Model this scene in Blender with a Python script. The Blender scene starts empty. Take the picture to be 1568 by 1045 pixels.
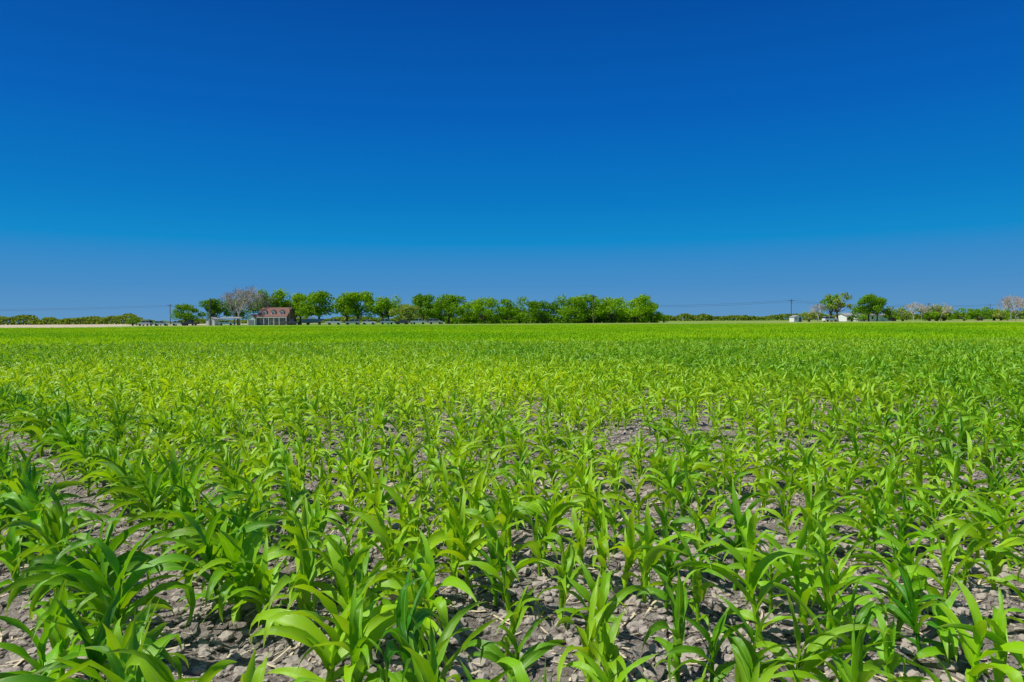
import bpy, math, random, bmesh
import numpy as np
from mathutils import Vector, Matrix
random.seed(7); rng=np.random.default_rng(11)
scene=bpy.context.scene
R=math.radians

def lin(r,g,b):
    f=lambda c:(c/255/12.92) if c/255<=0.04045 else ((c/255+0.055)/1.055)**2.4
    return (f(r),f(g),f(b),1.0)

# ------------------------------------------------------------------ numpy value noise
def vnoise(x,y,s,seed=0.0):
    x=np.asarray(x,dtype=float)/s; y=np.asarray(y,dtype=float)/s
    i=np.floor(x); j=np.floor(y); fx=x-i; fy=y-j
    fx=fx*fx*(3-2*fx); fy=fy*fy*(3-2*fy)
    def h(a,b):
        v=np.sin(a*127.1+b*311.7+seed*74.7)*43758.5453
        return v-np.floor(v)
    return (h(i,j)*(1-fx)+h(i+1,j)*fx)*(1-fy)+(h(i,j+1)*(1-fx)+h(i+1,j+1)*fx)*fy

# ------------------------------------------------------------------ mesh builder
class MB:
    def __init__(s): s.v=[]; s.f=[]; s.m=[]; s.uv=[]
    def add(s,vs,fs,mat=0,uvs=None):
        o=len(s.v); s.v.extend([tuple(p) for p in vs])
        for k,f in enumerate(fs):
            s.f.append([i+o for i in f]); s.m.append(mat)
            s.uv.append([uvs[i] for i in f] if uvs else [(0,0)]*len(f))
    def box(s,x0,x1,y0,y1,z0,z1,mat=0):
        v=[(x0,y0,z0),(x1,y0,z0),(x1,y1,z0),(x0,y1,z0),(x0,y0,z1),(x1,y0,z1),(x1,y1,z1),(x0,y1,z1)]
        s.add(v,[(0,3,2,1),(4,5,6,7),(0,1,5,4),(1,2,6,5),(2,3,7,6),(3,0,4,7)],mat)
    def tube(s,p0,p1,r0,r1,n=6,mat=0,cap=False):
        p0=Vector(p0);p1=Vector(p1);d=(p1-p0)
        if d.length<1e-6:return
        d.normalize(); a=d.orthogonal().normalized(); b=d.cross(a)
        vs=[]
        for p,r in((p0,r0),(p1,r1)):
            for k in range(n):
                t=2*math.pi*k/n; vs.append(p+a*math.cos(t)*r+b*math.sin(t)*r)
        fs=[(k,(k+1)%n,n+(k+1)%n,n+k) for k in range(n)]
        if cap: fs+= [tuple(range(n,2*n)),tuple(reversed(range(n)))]
        s.add(vs,fs,mat)
    def prism(s,prof,y0,y1,mat=0):
        n=len(prof)
        vs=[(x,y0,z) for x,z in prof]+[(x,y1,z) for x,z in prof]
        fs=[tuple(range(n)),tuple(reversed(range(n,2*n)))]+[(k,n+k,n+(k+1)%n,(k+1)%n) for k in range(n)]
        s.add(vs,fs,mat)
    def mesh(s,name,mats,smooth=False):
        me=bpy.data.meshes.new(name); me.from_pydata(s.v,[],s.f)
        for m in mats: me.materials.append(m)
        me.polygons.foreach_set('material_index',s.m)
        if smooth: me.polygons.foreach_set('use_smooth',[True]*len(s.f))
        uvl=me.uv_layers.new(name='UVMap')
        flat=[c for f in s.uv for p in f for c in p]
        uvl.data.foreach_set('uv',flat)
        me.update(); return me
def link(name,me,loc=(0,0,0),rz=0,sc=(1,1,1),parent=None):
    o=bpy.data.objects.new(name,me); scene.collection.objects.link(o)
    o.location=loc; o.rotation_euler=(0,0,rz); o.scale=sc
    if parent: o.parent=parent
    return o
def quadmesh(name,centers,U,V,mats):
    n=len(centers)
    vs=np.empty((n,4,3)); vs[:,0]=centers-U-V; vs[:,1]=centers+U-V; vs[:,2]=centers+U+V; vs[:,3]=centers-U+V
    me=bpy.data.meshes.new(name); me.from_pydata(vs.reshape(-1,3).tolist(),[],np.arange(4*n).reshape(-1,4).tolist())
    for m in mats: me.materials.append(m)
    me.update(); return me

# ------------------------------------------------------------------ materials
def newmat(name):
    m=bpy.data.materials.new(name); m.use_nodes=True; nt=m.node_tree; nt.nodes.clear()
    out=nt.nodes.new('ShaderNodeOutputMaterial'); return m,nt,out
def N(nt,t,**kw):
    n=nt.nodes.new(t)
    for k,v in kw.items(): setattr(n,k,v)
    return n
def simple(name,col,rough=0.6,metal=0,nscale=3.0,var=0.15,bump=0.0,spec=0.4):
    m,nt,out=newmat(name); p=N(nt,'ShaderNodeBsdfPrincipled')
    p.inputs['Roughness'].default_value=rough; p.inputs['Metallic'].default_value=metal
    p.inputs['Specular IOR Level'].default_value=spec
    tc=N(nt,'ShaderNodeTexCoord'); no=N(nt,'ShaderNodeTexNoise'); no.inputs['Scale'].default_value=nscale; no.inputs['Detail'].default_value=6
    nt.links.new(tc.outputs['Object'],no.inputs['Vector'])
    r=N(nt,'ShaderNodeValToRGB'); r.color_ramp.elements[0].position=.3; r.color_ramp.elements[1].position=.7
    r.color_ramp.elements[0].color=tuple(c*(1-var) for c in col[:3])+(1,)
    r.color_ramp.elements[1].color=tuple(min(1,c*(1+var)) for c in col[:3])+(1,)
    nt.links.new(no.outputs['Fac'],r.inputs['Fac']); nt.links.new(r.outputs['Color'],p.inputs['Base Color'])
    if bump:
        b=N(nt,'ShaderNodeBump'); b.inputs['Strength'].default_value=bump
        nt.links.new(no.outputs['Fac'],b.inputs['Height']); nt.links.new(b.outputs['Normal'],p.inputs['Normal'])
    nt.links.new(p.outputs[0],out.inputs[0]); return m

def leafmat(name,cA,cB,cY,midrib=True,transl=0.35,rough=0.42,inst=True):
    m,nt,out=newmat(name); L=nt.links.new
    p=N(nt,'ShaderNodeBsdfPrincipled'); p.inputs['Roughness'].default_value=rough; p.inputs['Specular IOR Level'].default_value=0.5 if midrib else .12
    oi=N(nt,'ShaderNodeObjectInfo'); at=N(nt,'ShaderNodeAttribute',attribute_type='INSTANCER',attribute_name='tint')
    mx=N(nt,'ShaderNodeMix',data_type='RGBA'); mx.inputs['A'].default_value=cA; mx.inputs['B'].default_value=cB
    tc=N(nt,'ShaderNodeTexCoord'); no=N(nt,'ShaderNodeTexNoise'); no.inputs['Scale'].default_value=9 if midrib else 0.9; no.inputs['Detail'].default_value=3
    L(tc.outputs['Object'],no.inputs['Vector'])
    ad=N(nt,'ShaderNodeMath',operation='ADD'); L(oi.outputs['Random'],ad.inputs[0]); L(no.outputs['Fac'],ad.inputs[1])
    mu=N(nt,'ShaderNodeMath',operation='MULTIPLY_ADD',use_clamp=True); L(ad.outputs[0],mu.inputs[0]); mu.inputs[1].default_value=.9; mu.inputs[2].default_value=-.4
    L(mu.outputs[0],mx.inputs['Factor'])
    col=mx.outputs['Result']
    if inst:
        my=N(nt,'ShaderNodeMix',data_type='RGBA'); L(at.outputs['Fac'],my.inputs['Factor']); L(col,my.inputs['A']); my.inputs['B'].default_value=cY; col=my.outputs['Result']
    if midrib:
        sx=N(nt,'ShaderNodeSeparateXYZ'); L(tc.outputs['UV'],sx.inputs[0])
        a=N(nt,'ShaderNodeMath',operation='SUBTRACT'); L(sx.outputs['X'],a.inputs[0]); a.inputs[1].default_value=.5
        b=N(nt,'ShaderNodeMath',operation='ABSOLUTE'); L(a.outputs[0],b.inputs[0])
        c=N(nt,'ShaderNodeMapRange'); L(b.outputs[0],c.inputs['Value']); c.inputs['From Min'].default_value=.02; c.inputs['From Max'].default_value=.07; c.inputs['To Min'].default_value=.55; c.inputs['To Max'].default_value=0
        mr=N(nt,'ShaderNodeMix',data_type='RGBA'); L(c.outputs[0],mr.inputs['Factor']); L(col,mr.inputs['A']); mr.inputs['B'].default_value=(.34,.56,.10,1); col=mr.outputs['Result']
        tp=N(nt,'ShaderNodeMapRange'); L(sx.outputs['Y'],tp.inputs['Value']); tp.inputs['From Min'].default_value=.8; tp.inputs['From Max'].default_value=1.0; tp.inputs['To Max'].default_value=.45
        mt=N(nt,'ShaderNodeMix',data_type='RGBA'); L(tp.outputs[0],mt.inputs['Factor']); L(col,mt.inputs['A']); mt.inputs['B'].default_value=(.50,.58,.06,1); col=mt.outputs['Result']
        wv=N(nt,'ShaderNodeMath',operation='MULTIPLY'); wv.inputs[1].default_value=75; L(sx.outputs['X'],wv.inputs[0])
        sn=N(nt,'ShaderNodeMath',operation='SINE'); L(wv.outputs[0],sn.inputs[0])
        bp=N(nt,'ShaderNodeBump'); bp.inputs['Strength'].default_value=.4; bp.inputs['Distance'].default_value=.001; L(sn.outputs[0],bp.inputs['Height']); L(bp.outputs['Normal'],p.inputs['Normal'])
    L(col,p.inputs['Base Color'])
    tr=N(nt,'ShaderNodeBsdfTranslucent')
    br=N(nt,'ShaderNodeMix',data_type='RGBA',blend_type='MULTIPLY'); br.inputs['Factor'].default_value=1; L(col,br.inputs['A']); br.inputs['B'].default_value=(1.6,1.3,.4,1); L(br.outputs['Result'],tr.inputs['Color'])
    ms=N(nt,'ShaderNodeMixShader'); ms.inputs[0].default_value=transl; L(p.outputs[0],ms.inputs[1]); L(tr.outputs[0],ms.inputs[2]); L(ms.outputs[0],out.inputs[0])
    return m

corn_mat=leafmat('corn_leaf',(.052,.26,.003,1),(.20,.54,.004,1),(.47,.74,.006,1),transl=.35,rough=.38)
corn_far=leafmat('corn_leaf_distant',(.11,.38,.003,1),(.23,.55,.004,1),(.43,.70,.005,1),midrib=False,transl=.36,rough=.6)
oak_mat=leafmat('oak_leaves',(.09,.25,.006,1),(.26,.49,.008,1),(.1,.2,.01,1),midrib=False,transl=.32,rough=.6,inst=False)
pale_mat=leafmat('pale_leaves',(.22,.32,.06,1),(.36,.46,.09,1),(.1,.2,.01,1),midrib=False,transl=.3,rough=.6,inst=False)
dist_mat=leafmat('distant_leaves',(.11,.20,.03,1),(.24,.36,.05,1),(.1,.2,.01,1),midrib=False,transl=.35,rough=.7,inst=False)
bark=simple('bark',(.11,.085,.065,1),.9,var=.3,bump=.3)
greybark=simple('bare_twigs',(.46,.42,.37,1),.9,var=.2)

# ------------------------------------------------------------------ field geometry
DX,DY=-0.673,0.740      # row direction
NX,NY=0.740,0.673       # across rows
ROW0=0.67; YZ=.8
def rowv(k):
    if k<0: return ROW0+k*.85
    if k==0: return ROW0
    return 1.54+(k-1)*.57
def gheight(x,y,fine=True):
    x=np.asarray(x,float); y=np.asarray(y,float)
    d=np.sqrt(x*x+y*y)
    f1=np.clip((26-d)/12,0,1); f2=np.clip((13-d)/6,0,1)
    v=x*NX+y*NY
    h=0.03*np.cos((v-ROW0)/1.02*2*math.pi)*f1*np.clip((2.6-v),0,1)
    h=h+(vnoise(x,y,.55,1)-.5)*.07*f1
    if fine:
        n=vnoise(x,y,.17,2); n2=vnoise(x,y,.085,3)
        h=h+((n-.5)*.06+(n2-.5)*.042)*f2
    t=np.clip((y-220)/5,0,1)
    return h+YZ*t*t*(3-2*t)

def axis(c0,c1,step,grow,lo,hi,extra=()):
    a=list(np.arange(c0,c1,step)); s=step; x=a[-1]
    while x<hi: s*=grow; x+=s; a.append(x)
    s=step; x=a[0]; b=[]
    while x>lo: s*=grow; x-=s; b.append(x)
    return np.array(sorted(b[::-1]+a+list(extra)))
ax=axis(-6.5,6.5,.04,1.045,-6000,6000); ay=axis(2.2,9.5,.04,1.04,-300,9000,(219.3,220.6,221.7,222.9,224.1,225.2))
GX,GY=np.meshgrid(ax,ay); GZ=gheight(GX,GY)
nx,ny=len(ax),len(ay)
idx=np.arange(nx*ny).reshape(ny,nx)
F=np.stack([idx[:-1,:-1],idx[:-1,1:],idx[1:,1:],idx[1:,:-1]],-1).reshape(-1,4)
me=bpy.data.meshes.new('ground'); me.from_pydata(np.stack([GX,GY,GZ],-1).reshape(-1,3).tolist(),[],F.tolist())
me.polygons.foreach_set('use_smooth',[True]*len(F))
gm,nt,out=newmat('cracked_field_soil'); L=nt.links.new
geo=N(nt,'ShaderNodeNewGeometry')
p=N(nt,'ShaderNodeBsdfPrincipled'); p.inputs['Roughness'].default_value=.95; p.inputs['Specular IOR Level'].default_value=.1
def noise(sc,det=6,rough=.6):
    n=N(nt,'ShaderNodeTexNoise'); n.inputs['Scale'].default_value=sc; n.inputs['Detail'].default_value=det; n.inputs['Roughness'].default_value=rough; L(geo.outputs['Position'],n.inputs['Vector']); return n
n1=noise(1.3); n2=noise(17,8,.75); n3=noise(80,4,.7); n6=noise(3.1,5,.6)
warp=N(nt,'ShaderNodeMix',data_type='RGBA',blend_type='ADD'); warp.inputs['Factor'].default_value=.22; L(geo.outputs['Position'],warp.inputs['A']); L(n6.outputs['Color'],warp.inputs['B'])
warp2=N(nt,'ShaderNodeMix',data_type='RGBA',blend_type='ADD'); warp2.inputs['Factor'].default_value=.09; L(warp.outputs['Result'],warp2.inputs['A']); L(n2.outputs['Color'],warp2.inputs['B'])
vo=N(nt,'ShaderNodeTexVoronoi',feature='DISTANCE_TO_EDGE'); vo.inputs['Scale'].default_value=10; L(warp2.outputs['Result'],vo.inputs['Vector'])
r=N(nt,'ShaderNodeValToRGB'); e=r.color_ramp.elements
e[0].position=.34; e[0].color=(.19,.158,.135,1); e[1].position=.66; e[1].color=(.54,.485,.435,1)
L(n2.outputs['Fac'],r.inputs['Fac'])
big=N(nt,'ShaderNodeMix',data_type='RGBA',blend_type='MULTIPLY'); big.inputs['Factor'].default_value=.35; L(r.outputs['Color'],big.inputs['A']); L(n1.outputs['Fac'],big.inputs['B'])
cth=N(nt,'ShaderNodeMapRange'); cth.inputs['From Min'].default_value=.40; cth.inputs['From Max'].default_value=.60; cth.inputs['To Min'].default_value=.004; cth.inputs['To Max'].default_value=.06; L(n6.outputs['Fac'],cth.inputs['Value'])
cr=N(nt,'ShaderNodeMapRange'); L(cth.outputs[0],cr.inputs['From Max']); cr.inputs['To Min'].default_value=.15; L(vo.outputs['Distance'],cr.inputs['Value'])
crk=N(nt,'ShaderNodeMix',data_type='RGBA',blend_type='MULTIPLY'); crk.inputs['Factor'].default_value=.85; L(big.outputs['Result'],crk.inputs['A']); L(cr.outputs[0],crk.inputs['B'])
n4=noise(.02,5)
g=N(nt,'ShaderNodeValToRGB'); e=g.color_ramp.elements; e[0].position=.4; e[0].color=(.14,.28,.02,1); e[1].position=.7; e[1].color=(.34,.33,.14,1); L(n4.outputs['Fac'],g.inputs['Fac'])
sx=N(nt,'ShaderNodeSeparateXYZ'); L(geo.outputs['Position'],sx.inputs[0])
dry=N(nt,'ShaderNodeMapRange'); dry.inputs['From Min'].default_value=-122; dry.inputs['From Max'].default_value=-135; L(sx.outputs['X'],dry.inputs['Value'])
gd=N(nt,'ShaderNodeMix',data_type='RGBA'); L(dry.outputs[0],gd.inputs['Factor']); L(g.outputs['Color'],gd.inputs['A']); gd.inputs['B'].default_value=(.50,.43,.30,1)
msk=N(nt,'ShaderNodeMapRange'); msk.inputs['From Min'].default_value=219; msk.inputs['From Max'].default_value=220; L(sx.outputs['Y'],msk.inputs['Value'])
mxg=N(nt,'ShaderNodeMix',data_type='RGBA'); L(msk.outputs[0],mxg.inputs['Factor']); L(crk.outputs['Result'],mxg.inputs['A']); L(gd.outputs['Result'],mxg.inputs['B'])
L(mxg.outputs['Result'],p.inputs['Base Color'])
hh=N(nt,'ShaderNodeMath',operation='ADD'); L(n2.outputs['Fac'],hh.inputs[0]); L(cr.outputs[0],hh.inputs[1])
h2=N(nt,'ShaderNodeMath',operation='MULTIPLY_ADD'); L(n3.outputs['Fac'],h2.inputs[0]); h2.inputs[1].default_value=.6; L(hh.outputs[0],h2.inputs[2])
b=N(nt,'ShaderNodeBump'); b.inputs['Strength'].default_value=1; b.inputs['Distance'].default_value=.03; L(h2.outputs[0],b.inputs['Height']); L(b.outputs['Normal'],p.inputs['Normal'])
L(p.outputs[0],out.inputs[0])
me.materials.append(gm); link('ground',me)

# ------------------------------------------------------------------ corn plants
def corn(seed,n=8,segs=9,mb=None,off=(0,0),wide=True,scale=1.0):
    rr=random.Random(seed); mb=mb or MB(); ox,oy=off
    base=rr.uniform(0,6.28)
    lean=Vector((rr.gauss(0,.07),rr.gauss(0,.07),1))
    if wide:
        mb.tube(Vector((ox,oy,-.03)),Vector((ox,oy,0))+lean*.15*scale,.014,.012,6)
        mb.tube(Vector((ox,oy,0))+lean*.15*scale,Vector((ox,oy,0))+lean*.31*scale,.012,.007,6)
    else:
        mb.tube(Vector((ox,oy,0)),Vector((ox,oy,0))+lean*.28*scale,.014,.008,3)
    for i in range(n):
        t=i/(n-1); z0=.06+.25*t
        az=base+math.pi*i+rr.gauss(0,.42)
        if t<.2: Ln,e0,drop=rr.uniform(.18,.29),rr.uniform(20,48),rr.uniform(50,110)
        elif t<.75: Ln,e0,drop=rr.uniform(.33,.50),rr.uniform(42,74),rr.uniform(75,160)
        else: Ln,e0,drop=rr.uniform(.25,.36),rr.uniform(62,86),rr.uniform(10,90)
        W=(.031+.033*math.sin(math.pi*min(1,t*.75+.2)))*rr.uniform(.8,1.2)
        if not wide: W*=1.5
        pos=Vector((ox,oy,0))+lean*z0*scale
        tw=rr.uniform(-.9,.9); ph=rr.uniform(0,6)
        vs=[];uvs=[]
        curl=rr.uniform(-.9,.9)
        kink=rr.uniform(.4,.8) if rr.random()<.3 else 9
        for k in range(segs+1):
            s=k/segs
            e=R(e0-drop*s**1.4-(45 if s>kink else 0)); a=az+curl*s*s
            T=Vector((math.cos(a)*math.cos(e),math.sin(a)*math.cos(e),math.sin(e)))
            S=Vector((-math.sin(a),math.cos(a),0)); Nn=S.cross(T).normalized()*-1
            c,sn=math.cos(tw*s*2),math.sin(tw*s*2)
            S2=S*c+Nn*sn; N2=Nn*c-S*sn
            w=W*min(1,.5+2.2*s)*max(.02,(1-s**2.2))
            if s>.97:w=.001
            fold=.42*(1-s*.6)
            wav=.011*math.sin(s*15+ph)*(1-s)
            if wide:
                vs+=[pos+S2*w*.5+N2*(w*fold*.8+wav),pos,pos-S2*w*.5+N2*(w*fold*.8-wav)]; uvs+=[(0,s),(.5,s),(1,s)]
            else:
                vs+=[pos+S2*w*.5,pos-S2*w*.5]; uvs+=[(0,s),(1,s)]
            pos=pos+T*(Ln*scale/segs)
        fs=[]
        for k in range(segs):
            if wide:
                o=k*3; fs+=[(o,o+1,o+4,o+3),(o+1,o+2,o+5,o+4)]
            else: o=k*2; fs+=[(o,o+1,o+3,o+2)]
        mb.add(vs,fs,0,uvs)
    return mb

def gninst(name,pts,idxs,rots,scls,tint,col):
    me=bpy.data.meshes.new(name); me.from_pydata(np.asarray(pts).tolist(),[],[])
    a=me.attributes.new('idx','INT','POINT'); a.data.foreach_set('value',np.asarray(idxs,dtype=np.int32))
    a=me.attributes.new('rot','FLOAT_VECTOR','POINT'); a.data.foreach_set('vector',np.asarray(rots,dtype=np.float32).ravel())
    a=me.attributes.new('scl','FLOAT_VECTOR','POINT'); a.data.foreach_set('vector',np.asarray(scls,dtype=np.float32).ravel())
    a=me.attributes.new('tint','FLOAT','POINT'); a.data.foreach_set('value',np.asarray(tint,dtype=np.float32))
    o=link(name,me)
    ng=bpy.data.node_groups.new(name+'_gn','GeometryNodeTree')
    ng.interface.new_socket('Geometry',in_out='INPUT',socket_type='NodeSocketGeometry')
    ng.interface.new_socket('Geometry',in_out='OUTPUT',socket_type='NodeSocketGeometry')
    gi=ng.nodes.new('NodeGroupInput'); go=ng.nodes.new('NodeGroupOutput')
    ip=ng.nodes.new('GeometryNodeInstanceOnPoints'); ci=ng.nodes.new('GeometryNodeCollectionInfo')
    ci.inputs['Collection'].default_value=col; ci.inputs['Separate Children'].default_value=True; ci.inputs['Reset Children'].default_value=True
    def na(nm,t):
        n=ng.nodes.new('GeometryNodeInputNamedAttribute'); n.data_type=t; n.inputs['Name'].default_value=nm
        return [s for s in n.outputs if s.enabled and s.name=='Attribute'][0]
    l=ng.links.new
    l(gi.outputs[0],ip.inputs['Points']); l(ci.outputs[0],ip.inputs['Instance']); ip.inputs['Pick Instance'].default_value=True
    l(na('idx','INT'),ip.inputs['Instance Index']); l(na('rot','FLOAT_VECTOR'),ip.inputs['Rotation']); l(na('scl','FLOAT_VECTOR'),ip.inputs['Scale'])
    l(ip.outputs[0],go.inputs[0])
    md=o.modifiers.new('instances','NODES'); md.node_group=ng
    return o

ccol=bpy.data.collections.new('corn_plant_variants')
NV=20
for k in range(NV):
    o=bpy.data.objects.new('corn_plant_%02d'%k,corn(100+k,n=8+k%3).mesh('corn_plant_%02d'%k,[corn_mat],True)); ccol.objects.link(o)
NEAR=42
P=[];I=[];RT=[];SC=[];TT=[]
def tintf(x,y):
    d=math.hypot((x-0.5)/7,(y-13)/8)
    c=math.exp(-d*d)
    c2=math.exp(-((x+9)/8)**2-((y-19)/8)**2)
    n=float(vnoise(x,y,3.0,9))
    return min(1,.08+.52*c+.42*c2+.35*(n-.3)+ .26*min(1,y/40))
for k in range(-12,125):
    v=rowv(k)
    u=-70.0
    while u<70:
        u+=random.uniform(.10,.18) if k<=1 else random.uniform(.125,.24)
        jv=random.gauss(0,.09 if v<2 else .10)
        x=DX*u+NX*(v+jv); y=DY*u+NY*(v+jv)
        if y<.6 or y>NEAR or abs(x)>.85*y+5: continue
        if math.hypot(x,y)<1.5: continue
        n=float(vnoise(x,y,1.3,5))
        sparse=max(0,min(1,(x-.15*y+1.2)/3.5))*max(0,min(1,(17-y)/7))
        c=math.exp(-((x-0.9)/5)**2-((y-10)/4)**2)
        sparse=max(sparse,c*.8,.15)
        if v>2 and random.random()< .04+.70*sparse*max(0,min(1,(n-.46)*6)): continue
        s=random.uniform(.80,1.12)*(1-.17*c)*(1.0-.04*sparse)
        if v<2: s*=1.10
        s*=.93+.16*float(vnoise(x,y,2.2,6))
        P.append((x,y,0)); I.append(random.randrange(NV)); RT.append((random.gauss(0,.08),random.gauss(0,.08),random.uniform(0,6.28)))
        w=s*random.uniform(.9,1.1); SC.append((w,w,s*random.uniform(.95,1.12)))
        t=tintf(x,y)+random.gauss(0,.17)
        if v<2: t-=.2
        TT.append(max(0,min(1,t)))
P=np.array(P); P[:,2]=gheight(P[:,0],P[:,1],False)-.005
gninst('corn_field',P,I,RT,SC,TT,ccol)
print('near plants',len(P))
fcol=bpy.data.collections.new('corn_row_variants')
for k in range(6):
    mb=MB(); rr=random.Random(900+k)
    u=-1.3
    while u<1.3:
        corn(rr.random()*1e6,n=6,segs=3,mb=mb,off=(u,rr.gauss(0,.12)),wide=False,scale=rr.uniform(.8,1.12)); u+=rr.uniform(.13,.24)
    o=bpy.data.objects.new('corn_row_%02d'%k,mb.mesh('corn_row_%02d'%k,[corn_far])); fcol.objects.link(o)
P=[];I=[];RT=[];SC=[];TT=[]
ang=math.atan2(DY,DX); FAR=219
v=-130.0
while v<300:
    v+=.64
    us=np.arange(-330,330,2.45)+random.uniform(0,2)
    xs=DX*us+NX*v; ys=DY*us+NY*v
    ok=(ys>NEAR)&(ys<FAR)&(np.abs(xs)<.86*ys+8)
    for x,y in zip(xs[ok],ys[ok]):
        if y>110 and random.random()<.35: continue
        P.append((x,y,0)); I.append(random.randrange(6)); RT.append((0,0,ang+(math.pi if random.random()<.5 else 0)))
        s=.86+.14*float(vnoise(x,y,9,4)); SC.append((1,1.1,s*random.uniform(.88,1.06)))
        TT.append(max(0,min(1,.35+.7*(float(vnoise(x,y,14,8))-.45)+random.gauss(0,.12))))
gninst('corn_field',P,I,RT,SC,TT,fcol)
print('far rows',len(P))

# soil clods and dry stalk residue
soil2=simple('soil_clod',(.36,.32,.28,1),.95,nscale=25,var=.4,bump=.5,spec=.1)
straw=simple('dry_straw',(.60,.52,.36,1),.8,nscale=20,var=.2,spec=.2)
dcol=bpy.data.collections.new('clod_variants')
for k in range(5):
    bm=bmesh.new(); bmesh.ops.create_icosphere(bm,subdivisions=2,radius=1); rr=random.Random(k)
    for vtx in bm.verts:
        q=vtx.co; f=1+.35*math.sin(q.x*3+k)*math.sin(q.y*3.3+k*2)+rr.uniform(-.16,.16); vtx.co=Vector((q.x*f*1.2,q.y*f,q.z*f*.6))
    m_=bpy.data.meshes.new('clod'); bm.to_mesh(m_); bm.free(); m_.materials.append(soil2)
    dcol.objects.link(bpy.data.objects.new('clod_%d'%k,m_))
for k in range(3):
    mb=MB(); rr=random.Random(50+k)
    a=Vector((-1,0,0)); 
    for j in range(4):
        bq=a+Vector((.5,rr.uniform(-.12,.12),rr.uniform(-.03,.06))); mb.add([a+Vector((0,.06,0)),a-Vector((0,.06,0)),bq-Vector((0,.06,0)),bq+Vector((0,.06,0))],[(0,1,2,3)]); a=bq
    dcol.objects.link(bpy.data.objects.new('straw_%d'%k,mb.mesh('straw_%d'%k,[straw])))
n=52000
yy=1.5+17*rng.random(n)**1.4; xx=(rng.random(n)*2-1)*(.85*yy+2)
zz=gheight(xx,yy); kind=np.where(rng.random(n)<.82,rng.integers(0,5,n),rng.integers(5,8,n))
size=np.where(kind<5,.005+.034*rng.random(n)**2.6,.03+.09*rng.random(n)**2)
gninst('soil_clods',np.stack([xx,yy,zz+.004],-1),kind,np.stack([rng.normal(0,.15,n),rng.normal(0,.15,n),rng.random(n)*6.28],-1),np.stack([size]*3,-1),np.zeros(n),dcol)

# ------------------------------------------------------------------ trees
def rdir(rr):
    z=rr.uniform(-1,1); a=rr.uniform(0,6.28); s=math.sqrt(1-z*z); return Vector((s*math.cos(a),s*math.sin(a),z))
def oak(seed,H=10,RX=6,zb=2.0,nl=22,per=170,q=.34,mat=None,airy=0):
    rr=random.Random(seed); mb=MB()
    th=zb*.9+.4; top=Vector((rr.uniform(-.3,.3),rr.uniform(-.3,.3),th))
    mb.tube((0,0,-.6),top*.5,.42,.32,7,0); mb.tube(top*.5,top,.32,.28,7,0)
    cz=(zb+H)/2; rz=(H-zb)/2
    for k in range(nl):
        a=6.283*k/nl*2.6+rr.uniform(-.4,.4); lz=rr.uniform(-.75,.72)
        rad=rr.uniform(.25,.85)*RX*math.sqrt(max(.12,1-max(0,lz)**2*1.3))
        c=Vector((math.cos(a)*rad,math.sin(a)*rad,cz+lz*rz))
        lr=rr.uniform(.22,.36)*RX; lzr=min(lr*.75,rz*.5)
        mid=(top+c)*.5+Vector((rr.uniform(-.4,.4),rr.uniform(-.4,.4),-.3))
        mb.tube(top,mid,.17,.10,5,0); mb.tube(mid,c,.10,.04,4,0)
        for j in range(per):
            d=rdir(rr); f=rr.uniform(.5,1.12) if not airy else rr.uniform(.2,1.3)
            pc=c+Vector((d.x*lr*f,d.y*lr*f,d.z*lzr*f))
            if pc.z<zb*.8: pc.z=zb*.8+rr.uniform(0,.5)
            nn=(d+rdir(rr)*.9).normalized(); t1=nn.orthogonal().normalized(); t1=Matrix.Rotation(rr.uniform(0,6.28),3,nn)@t1; t2=nn.cross(t1)
            s=q*rr.uniform(.5,1.25)
            mb.add([pc-t1*s,pc+t2*s*.6,pc+t1*s,pc-t2*s*.6],[(0,1,2,3)],1)
    return mb.mesh('oak_%d'%seed,[bark,mat or oak_mat])
def bare(seed,H=13,spread=.55,depth=6,r=.3):
    rr=random.Random(seed); mb=MB()
    def rec(p,d,l,r,k):
        q=p+d*l; mb.tube(p,q,r,r*.68,5 if k>3 else 3,0)
        if k==0: return
        for _ in range(3 if k<depth else 4):
            nd=(d+rdir(rr)*spread*1.25+Vector((0,0,.10))).normalized(); rec(q if rr.random()<.6 else p+d*l*rr.uniform(.6,1),nd,l*rr.uniform(.66,.86),max(r*.6,.028),k-1)
    rec(Vector((0,0,-.1)),Vector((0,0,1)),H*.23,r,depth)
    return mb.mesh('bare_%d'%seed,[greybark])
oaksT=[oak(s,H=10,RX=6.2,zb=2.6) for s in (1,2,3,4,5)]
oaksL=[oak(s,H=10,RX=7.0,zb=1.1,nl=24) for s in (11,12,13,14,15)]
def tree(name,me,x,y,h,w=1.0,base=10):
    zm=max(v.co.z for v in me.vertices); s=h/zm; return link(name,me,(x,y,0),random.uniform(0,6.28),(s*w,s*w,s))
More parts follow.
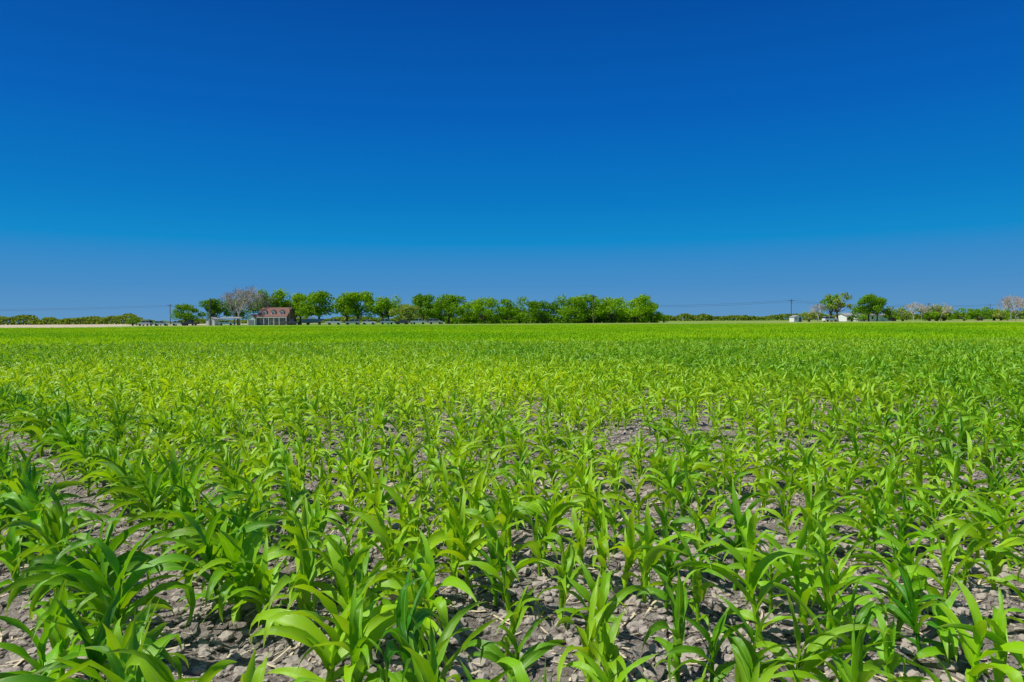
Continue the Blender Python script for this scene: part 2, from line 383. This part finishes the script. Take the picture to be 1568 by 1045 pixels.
T=[(-111,232,7.6,.95,'T'),(-103.5,238,9.7,.95,'T'),(-98,244,9.6,.9,'T'),(-86,246,13.4,1.0,'T'),(-76,246,11.8,.95,'T'),
   (-67,238,12.2,1.05,'T'),(-60,248,10.2,1.0,'T'),(-53.5,238,11.8,1.12,'T'),(-43.5,240,10.4,.95,'T'),(-48,254,9.0,1.0,'T'),
   (-31,238,10.8,1.0,'T'),(-22,236,10.8,1.05,'T'),(-15,248,8.2,1.0,'L'),(-9.5,238,9.5,1.0,'L'),
   (2.8,236,9.4,1.08,'L'),(11.5,240,8.4,1.05,'L'),(19.5,238,10.2,.95,'L'),(27,240,10.5,1.0,'L'),
   (35,240,9.4,1.05,'L'),(42.5,236,10.3,1.05,'L'),(49.2,240,7.8,.85,'L'),(-37,252,8.2,1.2,'L'),(-26,254,8.4,1.2,'L'),(-2,254,6.8,1.3,'L'),(30,254,8.4,1.3,'L'),
   (126.5,242,10.0,.85,'T'),(131.5,246,9.2,.75,'T')]
for i,(x,y,h,w,t) in enumerate(T):
    tree('live_oak_tree',(oaksT if t=='T' else oaksL)[i%5],x,y,h,w)
pale=oak(31,H=10,RX=6.2,zb=1.6,nl=18,per=140,mat=pale_mat,airy=1)
tree('pale_mesquite_tree',pale,-36,232,7.2,1.2)
airy=oak(32,H=10,RX=4.0,zb=2.8,nl=12,per=90,mat=pale_mat,airy=1); airyg=oak(33,H=10,RX=4.2,zb=2.0,nl=13,per=110,mat=oak_mat,airy=1)
tree('elm_tree',airy,114.5,240,10.8,1.0)
tree('elm_tree',airyg,113.5,243,10.0,.8)
shr=[oak(s,H=4,RX=3.4,zb=.3,nl=10,per=100,q=.24) for s in (41,42)]
shp=[oak(s,H=4,RX=3.2,zb=.3,nl=10,per=90,q=.22,mat=pale_mat,airy=1) for s in (43,44)]
for i,(x,y,h,p_) in enumerate([(54.5,245,3.2,0),(-132,238,3.0,0),(-136,250,2.4,1),(-126,245,2.2,1),(138,246,5.6,1),(143,250,5.0,1),(149,244,5.6,0),(153,246,6.4,1),(158,250,5.8,0),(161,243,4.8,0),(168,246,5.2,0),(173,245,4.8,1),(106,244,4.0,1),(136,244,3.6,0),(185,255,3.8,0),(193,250,4.0,0),(200,250,4.2,1),(215,260,5,0),(147,240,3.8,0),(165,240,3.8,0),(179,250,4.6,0),(120.5,242,2.6,0),(129,250,2.8,0)]):
    tree('shrub',(shp if p_ else shr)[i%2],x,y,h,1.1)
b1=bare(5,H=13); b2=bare(6,H=13,spread=.6); b3=bare(7,H=13,depth=6)
def btree(me,x,y,h,w=1.0):
    zm=max(v.co.z for v in me.vertices); s=h/zm; link('bare_pecan_tree',me,(x,y,0),random.uniform(0,6),(s*w,s*w,s))
btree(b1,-93.5,234,14.0,1.1); btree(b2,-97.5,240,12.2); btree(b3,-89.5,242,12.4)
btree(b2,172.5,236,9.2); btree(b3,177,240,8.8); btree(b1,140,238,7.0); btree(b2,106,236,6.6); btree(b3,152,242,6.6); btree(b1,144,240,6.0)

def mass(name,xs,yf,hf,n,q,mat,depth=8,seed=3):
    r=np.random.default_rng(seed)
    x=xs[0]+(xs[1]-xs[0])*r.random(n); y0=np.array([yf(a) for a in x])
    lump=hf(x); z=lump*(1-(r.random(n)**1.6))
    wid=np.sqrt(np.clip(1-z/np.maximum(lump,.1)*.6,0,1))
    y=y0+(r.random(n)*2-1)*depth*wid
    a=r.normal(size=(n,3)); a/=np.linalg.norm(a,axis=1)[:,None]; c=r.normal(size=(n,3)); b_=np.cross(a,c); b_/=np.linalg.norm(b_,axis=1)[:,None]
    s=q*(.5+r.random(n))[:,None]
    link(name,quadmesh(name,np.stack([x,y,z],-1),a*s,b_*s*.6,[mat]),(0,0,YZ))
def hline(x):
    base=np.where(x<-340,8.4,np.where(x<-200,3.2,5.2))
    l=.45+.8*vnoise(x,x*0,9,21)+.35*(vnoise(x,x*0,31,22)-.4)
    return base*np.clip(l,.25,1.3)
mass('distant_treeline',(-700,700),lambda x:620+20*math.sin(x*.01),hline,50000,.75,dist_mat)
def hund(x): return 2.4*np.clip(.4+.8*vnoise(x,x*0,4,31),.3,1.2)
mass('hedgerow',(-24,53),lambda x:247,hund,10000,.28,oak_mat,3,5)

# ------------------------------------------------------------------ buildings
white=simple('white_paint',(.78,.78,.76,1),.5,var=.05); brick=simple('brick',(.33,.18,.145,1),.85,nscale=8,var=.25)
roofr=simple('red_brown_shingles',(.19,.095,.075,1),.85,nscale=5,var=.35); roofg=simple('grey_shingles',(.28,.28,.29,1),.8,nscale=4,var=.2)
glass=simple('window_glass',(.03,.04,.05,1),.1,var=.1,spec=.8); black=simple('tyre_rubber',(.02,.02,.02,1),.8)
wood=simple('pole_wood',(.12,.09,.07,1),.9,var=.25); metal=simple('galvanised_metal',(.5,.52,.54,1),.4,metal=.6)
wire=simple('wire',(.06,.06,.07,1),.6)
def empty(name,loc,rz=0):
    o=bpy.data.objects.new(name,None); scene.collection.objects.link(o); o.location=loc; o.rotation_euler=(0,0,rz); return o
def part(name,mb,mats,par): return link(name,mb.mesh(name,mats),parent=par)
def gable(mb,x0,x1,y0,y1,ze,zr,ov=.4,th=.18,mat=0,along='x'):
    if along=='x':
        ym=(y0+y1)/2; sl=(zr-ze)/(ym-y0)
        prof=[(y0-ov,ze-ov*sl),(ym,zr),(y1+ov,ze-ov*sl),(y1+ov,ze-ov*sl+th),(ym,zr+th),(y0-ov,ze-ov*sl+th)]
        vs=[(x0-ov,a,b) for a,b in prof]+[(x1+ov,a,b) for a,b in prof]
    else:
        xm=(x0+x1)/2; sl=(zr-ze)/(xm-x0)
        prof=[(x0-ov,ze-ov*sl),(xm,zr),(x1+ov,ze-ov*sl),(x1+ov,ze-ov*sl+th),(xm,zr+th),(x0-ov,ze-ov*sl+th)]
        vs=[(a,y0-ov,b) for a,b in prof]+[(a,y1+ov,b) for a,b in prof]
    mb.add(vs,[(0,1,4,5),(1,2,3,4),(6,11,10,7),(7,10,9,8),(0,6,7,1),(1,7,8,2),(2,8,9,3),(3,9,10,4),(4,10,11,5),(5,11,6,0)],mat)
def gwall(mb,x0,x1,y0,y1,ze,zr,mat=0,along='x'):
    if along=='x':
        ym=(y0+y1)/2; prof=[(y0,0),(y1,0),(y1,ze),(ym,zr),(y0,ze)]
        vs=[(x0,a,b) for a,b in prof]+[(x1,a,b) for a,b in prof]
    else:
        xm=(x0+x1)/2; prof=[(x0,0),(x1,0),(x1,ze),(xm,zr),(x0,ze)]
        vs=[(a,y0,b) for a,b in prof]+[(a,y1,b) for a,b in prof]
    mb.add(vs,[(0,1,2,3,4),(9,8,7,6,5)]+[(k,5+k,5+(k+1)%5,(k+1)%5) for k in range(5)],mat)
def window(mb,x,y,z,w=1.0,h=1.3):
    mb.box(x-w/2-.12,x+w/2+.12,y-.06,y,z-.12,z+h+.12,0); mb.box(x-w/2,x+w/2,y-.09,y-.06,z,z+h,1); mb.box(x-.03,x+.03,y-.11,y-.09,z,z+h,0)
H=empty('brick_house',(-80.8,230,0),R(-6)); H.scale=(.84,.9,.83)
mb=MB(); gwall(mb,-6,6,0,9,3.5,7.0); part('walls',mb,[brick],H)
mb=MB(); gable(mb,-6,6,0,9,3.55,7.05); part('roof',mb,[roofr],H)
mb=MB(); mr=MB()
for x in (-3.6,0,3.6):
    z0=3.9
    mb.add([(x-.8,.9,z0),(x+.8,.9,z0),(x+.8,.9,5.5),(x,.9,6.15),(x-.8,.9,5.5),(x-.8,3.9,z0),(x+.8,3.9,z0),(x+.8,3.9,5.5),(x,3.9,6.15),(x-.8,3.9,5.5)],
           [(0,1,2,3,4),(9,8,7,6,5)]+[(k,5+k,5+(k+1)%5,(k+1)%5) for k in range(5)],0)
    window(mb,x,.9,4.35,.7,.95)
    gable(mr,x-.8,x+.8,.9,3.9,5.52,6.2,.15,.1,0,'y')
part('dormers',mb,[white,glass],H); part('dormer_roofs',mr,[roofr],H)
mb=MB()
for x in (-4.2,-2.0,2.2,4.4): window(mb,x,0,.9,1.0,1.5)
mb.box(-.6,.6,-.08,0,0,2.2,0); mb.box(-.45,.45,-.1,-.08,.1,2.05,2)
mb.box(-6.4,6.4,-.62,-.44,2.95,3.25,0)
for x in (-6.2,-3.1,-1.1,1.1,3.3,6.2): mb.box(x-.12,x+.12,-.6,-.46,0,2.95,0)
part('windows_door_and_porch',mb,[white,glass,brick],H)
mb=MB(); gwall(mb,-9.6,-6.3,-1.5,6,2.9,4.3,0,'y'); mb.box(-9.1,-6.8,-1.56,-1.5,0,2.1,1); part('garage_wing',mb,[white,roofg],H)
mb=MB(); gable(mb,-9.6,-6.3,-1.5,6,2.95,4.35,.2,.12,0,'y'); part('garage_roof',mb,[roofr],H)
mb=MB(); mb.box(-5.2,-4.3,5.5,6.3,4,8.0); part('chimney',mb,[brick],H)
C=empty('carport',(-95,231,0),R(12)); mb=MB()
for x in (-3,0,3):
    for y in (0,5): mb.tube((x,y,0),(x,y,2.4),.06,.06,6,0)
part('posts',mb,[white],C); mb=MB(); gable(mb,-3.2,3.2,-.2,5.2,2.3,2.8,.2,.08); part('roof',mb,[metal],C)
S=empty('storage_shed',(-102,231,0),R(-10)); mb=MB(); gwall(mb,-1.6,1.6,0,3,2.0,2.7,0,'y'); mb.box(-.6,.6,-.05,0,0,1.8,1); part('walls',mb,[white,roofg],S); mb=MB(); gable(mb,-1.6,1.6,0,3,2.05,2.75,.15,.1,0,'y'); part('roof',mb,[roofg],S)
W=empty('white_ranch_house',(141,268,0),R(4)); W.scale=(1,1,.88); mb=MB(); gwall(mb,-10,4,0,8,2.5,3.6); part('walls',mb,[white],W)
mb=MB(); gable(mb,-10,4,0,8,2.55,3.65); part('roof',mb,[roofg],W)
mb=MB(); gwall(mb,-7.5,-2,-3.5,-.02,2.5,3.9,0,'y'); part('front_gable',mb,[white],W); mb=MB(); gable(mb,-7.5,-2,-3.5,1,2.55,3.95,.3,.14,0,'y'); part('front_roof',mb,[roofg],W)
mb=MB(); window(mb,-8.8,0,.9,1,1.2); window(mb,0,0,.9,1.6,1.2); window(mb,-4.8,-3.5,.9,1.6,1.2); part('windows',mb,[white,glass],W)
mb=MB(); gwall(mb,4.3,9.5,1,7,2.3,3.0); part('annex',mb,[white],W); mb=MB(); gable(mb,4.3,9.5,1,7,2.35,3.05); part('annex_roof',mb,[roofg],W)
G=empty('garden_shed',(99,236,0),R(8)); mb=MB(); gwall(mb,-1.6,1.6,0,3,1.6,2.2,0,'y'); part('walls',mb,[white],G); mb=MB(); gable(mb,-1.6,1.6,0,3,1.65,2.25,.15,.1,0,'y'); part('roof',mb,[roofg],G); mb=MB(); window(mb,-.8,0,.8,.5,.5); mb.box(.2,1.1,-.06,0,0,1.5,1); part('door_and_window',mb,[white,glass],G)

# ------------------------------------------------------------------ vehicles
def paint(name,c): return simple(name,c,.25,var=.03,spec=.6)
pw=paint('white_car_paint',(.75,.76,.78,1)); pb=paint('blue_paint',(.04,.12,.35,1)); pd=paint('dark_car_paint',(.05,.05,.06,1)); ps=paint('silver_car_paint',(.42,.44,.46,1)); pr=paint('red_car_paint',(.35,.03,.02,1))
def wheels(par,xs,r=.34,w=1.75):
    mb=MB()
    for x in xs:
        for y in (-w/2,w/2): mb.tube((x,y-.11,r),(x,y+.11,r),r,r,14,0,True)
    part('wheels',mb,[black],par)
def car(name,x,y,rz,pm,kind='car'):
    E=empty(name,(x,y,0),rz)
    body=[(-2.25,.35),(2.25,.35),(2.3,.75),(2.1,.92),(1.0,1.0),(-2.0,1.02),(-2.3,.85)]
    cab=[(-1.95,1.02),(1.0,1.0),(.35,1.5),(-1.3,1.55)]
    if kind=='pickup':
        body=[(-2.7,.45),(2.6,.45),(2.65,.95),(2.4,1.12),(1.2,1.18),(-2.7,1.18)]; cab=[(-.9,1.18),(1.2,1.18),(.6,1.85),(-.7,1.88)]
    if kind=='suv':
        body=[(-2.35,.4),(2.35,.4),(2.4,.9),(2.15,1.08),(1.1,1.12),(-2.35,1.12)]; cab=[(-2.3,1.12),(1.1,1.12),(.5,1.75),(-2.05,1.78)]
    mb=MB(); mb.prism(body,-.9,.9); part('body',mb,[pm],E)
    mb=MB(); mb.prism(cab,-.78,.78); part('windows',mb,[glass],E)
    mb=MB(); xs=[c[0] for c in cab[2:]]; zt=cab[2][1]; mb.box(min(xs),max(xs),-.8,.8,zt+.02,zt+.09); mb.box(sum(xs)/2-.06,sum(xs)/2+.06,-.82,.82,cab[0][1]+.01,zt+.015); part('roof',mb,[pm],E)
    wheels(E,(-1.45,1.45))
    return E
car('parked_car',-116.5,227,R(10),pw); car('parked_suv',-124.5,232,R(170),ps,'suv'); car('parked_pickup',-107,227,R(175),pd,'pickup'); car('parked_car',-111,228,R(5),pw)
car('parked_car',-95,227,R(20),pw); car('parked_pickup',-59,226.5,R(5),pw,'pickup'); car('parked_suv',-53,227,R(185),ps,'suv'); car('parked_car',-47.5,227,R(0),pw)
car('parked_suv',-41.5,227,R(10),pw,'suv'); car('parked_car',-36.5,227,R(170),pd); car('parked_pickup',-31,227,R(8),pw,'pickup'); car('parked_suv',108.5,233,R(10),pw,'suv'); car('parked_pickup',-72.5,226.5,R(160),pd,'pickup'); car('parked_suv',-25.5,228,R(3),ps,'suv')
B=empty('boat_on_trailer',(-66.3,226.5,0),R(8)); B.scale=(1.15,1.15,1.15)
mb=MB()
st=[(-2.9,1.05,.7),(0,1.1,.65),(1.8,.85,.75),(3.3,.06,1.25)]
vs=[];
for x,w,zb in st: vs+=[(x,-w,1.7+.12*(x>2)),(x,-w*.75,zb+.15),(x,0,zb),(x,w*.75,zb+.15),(x,w,1.7+.12*(x>2))]
fs=[(i*5+j,i*5+j+1,i*5+6+j,i*5+5+j) for i in range(3) for j in range(4)]+[(0,4,3,2,1)]+[(i*5+4,i*5,i*5+5,i*5+9) for i in range(3)]
mb.add(vs,fs,0); part('hull',mb,[pb],B)
mb=MB(); mb.prism([(-1.0,1.72),(1.3,1.78),(.7,2.3),(-.8,2.5)],-.75,.75); part('cabin',mb,[pw],B)
mb=MB(); mb.box(-2.7,3.0,-.06,.06,.45,.57); mb.box(-1.2,-1.1,-1,1,.4,.7); part('trailer',mb,[metal],B); wheels(B,(-1.1,),.32,2.1)

# ------------------------------------------------------------------ utility poles and wires
def pole(x,y,h,arm=True):
    E=empty('utility_pole',(x,y,0),0); mb=MB(); mb.tube((0,0,-.2),(0,0,h),.2,.15,8,0,True)
    if arm:
        mb.box(-1.2,1.2,-.2,-.08,h-.75,h-.6)
        for a in (-1.1,-.5,.5,1.1): mb.tube((a,-.14,h-.6),(a,-.14,h-.38),.05,.04,6,0,True)
    part('pole',mb,[wood],E)
    mb=MB(); mb.tube((.35,0,h-2.4),(.35,0,h-1.5),.22,.22,8,0,True)
    if arm: part('transformer',mb,[metal],E)
pole(27.6,231,9.6); pole(128,313,10.2); pole(244,400,10.1); pole(301,430,10,False); pole(-74,228,10.0,False); pole(-101,229,9.2,False); pole(112,250,6.4,False); pole(-345,330,10); pole(-165,330,10); pole(20,330,10); pole(-143,300,4.0,False)
mb=MB()
def wireseg(a,b,sag,r=.045):
    a=Vector(a);b=Vector(b);pr_=a
    for k in range(1,17):
        t=k/16; q=a.lerp(b,t); q.z-=sag*4*t*(1-t); mb.tube(pr_,q,r,r,3); pr_=q
for dz in (0,-.7):
    wireseg((-345,330,9.6+dz),(-165,330,9.6+dz),1.6); wireseg((-165,330,9.6+dz),(20,330,9.6+dz),1.6); wireseg((20,330,9.6+dz),(128,313,9.7+dz),1.8); wireseg((128,313,9.7+dz),(244,400,9.5+dz),1.5); wireseg((244,400,9.5+dz),(301,430,9.6+dz),.8); wireseg((301,430,9.6+dz),(430,500,9.6+dz),.8)
link('power_lines',mb.mesh('power_lines',[wire]),(0,0,YZ))
for o in scene.objects:      # everything beyond the field stands on the raised yard
    if o.parent is None and o.location.y>225.5: o.location.z+=YZ

# ------------------------------------------------------------------ light and sky
sdir=Vector((-.75,-.15,0)).normalized(); el=R(57)
sv=Vector((sdir.x*math.cos(el),sdir.y*math.cos(el),math.sin(el)))
sl=bpy.data.lights.new('sun','SUN'); sl.energy=5.0; sl.angle=R(.5); sl.color=(1,.95,.86)
so=bpy.data.objects.new('sun',sl); scene.collection.objects.link(so); so.rotation_euler=sv.to_track_quat('Z','Y').to_euler(); so.location=(0,0,60)
w=bpy.data.worlds.new('World'); scene.world=w; w.use_nodes=True; nt=w.node_tree; nt.nodes.clear(); L=nt.links.new
out=N(nt,'ShaderNodeOutputWorld'); bg=N(nt,'ShaderNodeBackground'); bg.inputs['Strength'].default_value=.1
sky=N(nt,'ShaderNodeTexSky'); sky.sky_type='NISHITA'; sky.sun_disc=False; sky.sun_elevation=el; sky.sun_rotation=math.atan2(sdir.x,sdir.y); sky.dust_density=.3; sky.ozone_density=4; sky.air_density=1
tc=N(nt,'ShaderNodeTexCoord'); sx=N(nt,'ShaderNodeSeparateXYZ'); L(tc.outputs['Generated'],sx.inputs[0])
m2=N(nt,'ShaderNodeMath',operation='MULTIPLY'); m2.inputs[1].default_value=2; L(sx.outputs['Z'],m2.inputs[0])
cr=N(nt,'ShaderNodeValToRGB'); cr.color_ramp.interpolation='LINEAR'
stops=[(0,(96,150,196)),(.10,(70,140,198)),(.185,(44,136,200)),(.225,(6,136,202)),(.34,(0,119,195)),(.55,(0,97,184)),(.84,(0,76,162)),(1,(0,62,142))]
e=cr.color_ramp.elements
e[0].position=0; e[0].color=lin(*stops[0][1]); e[1].position=1; e[1].color=lin(*stops[-1][1])
for p_,c in stops[1:-1]:
    q=e.new(p_); q.color=lin(*c)
L(m2.outputs[0],cr.inputs['Fac'])
sc_=N(nt,'ShaderNodeVectorMath',operation='SCALE'); sc_.inputs['Scale'].default_value=10; L(cr.outputs['Color'],sc_.inputs[0])
fm=N(nt,'ShaderNodeMapRange'); fm.inputs['From Min'].default_value=.45; fm.inputs['From Max'].default_value=.85; fm.inputs['To Min'].default_value=.985; fm.inputs['To Max'].default_value=.35; L(sx.outputs['Z'],fm.inputs['Value'])
mx=N(nt,'ShaderNodeMix',data_type='RGBA'); L(fm.outputs[0],mx.inputs['Factor']); L(sky.outputs[0],mx.inputs['A']); L(sc_.outputs[0],mx.inputs['B'])
L(mx.outputs['Result'],bg.inputs['Color']); L(bg.outputs[0],out.inputs[0])

cam=bpy.data.cameras.new('camera'); cam.lens=24; cam.sensor_width=36; cam.clip_end=12000; cam.clip_start=.05
co=bpy.data.objects.new('camera',cam); scene.collection.objects.link(co); scene.camera=co
co.matrix_world=Matrix.Translation((0,0,1.7))@Matrix.Rotation(R(90-1.68),4,'X')@Matrix.Rotation(R(-.34),4,'Z')
scene.view_settings.view_transform='Standard'; scene.view_settings.look='None'; scene.view_settings.exposure=0
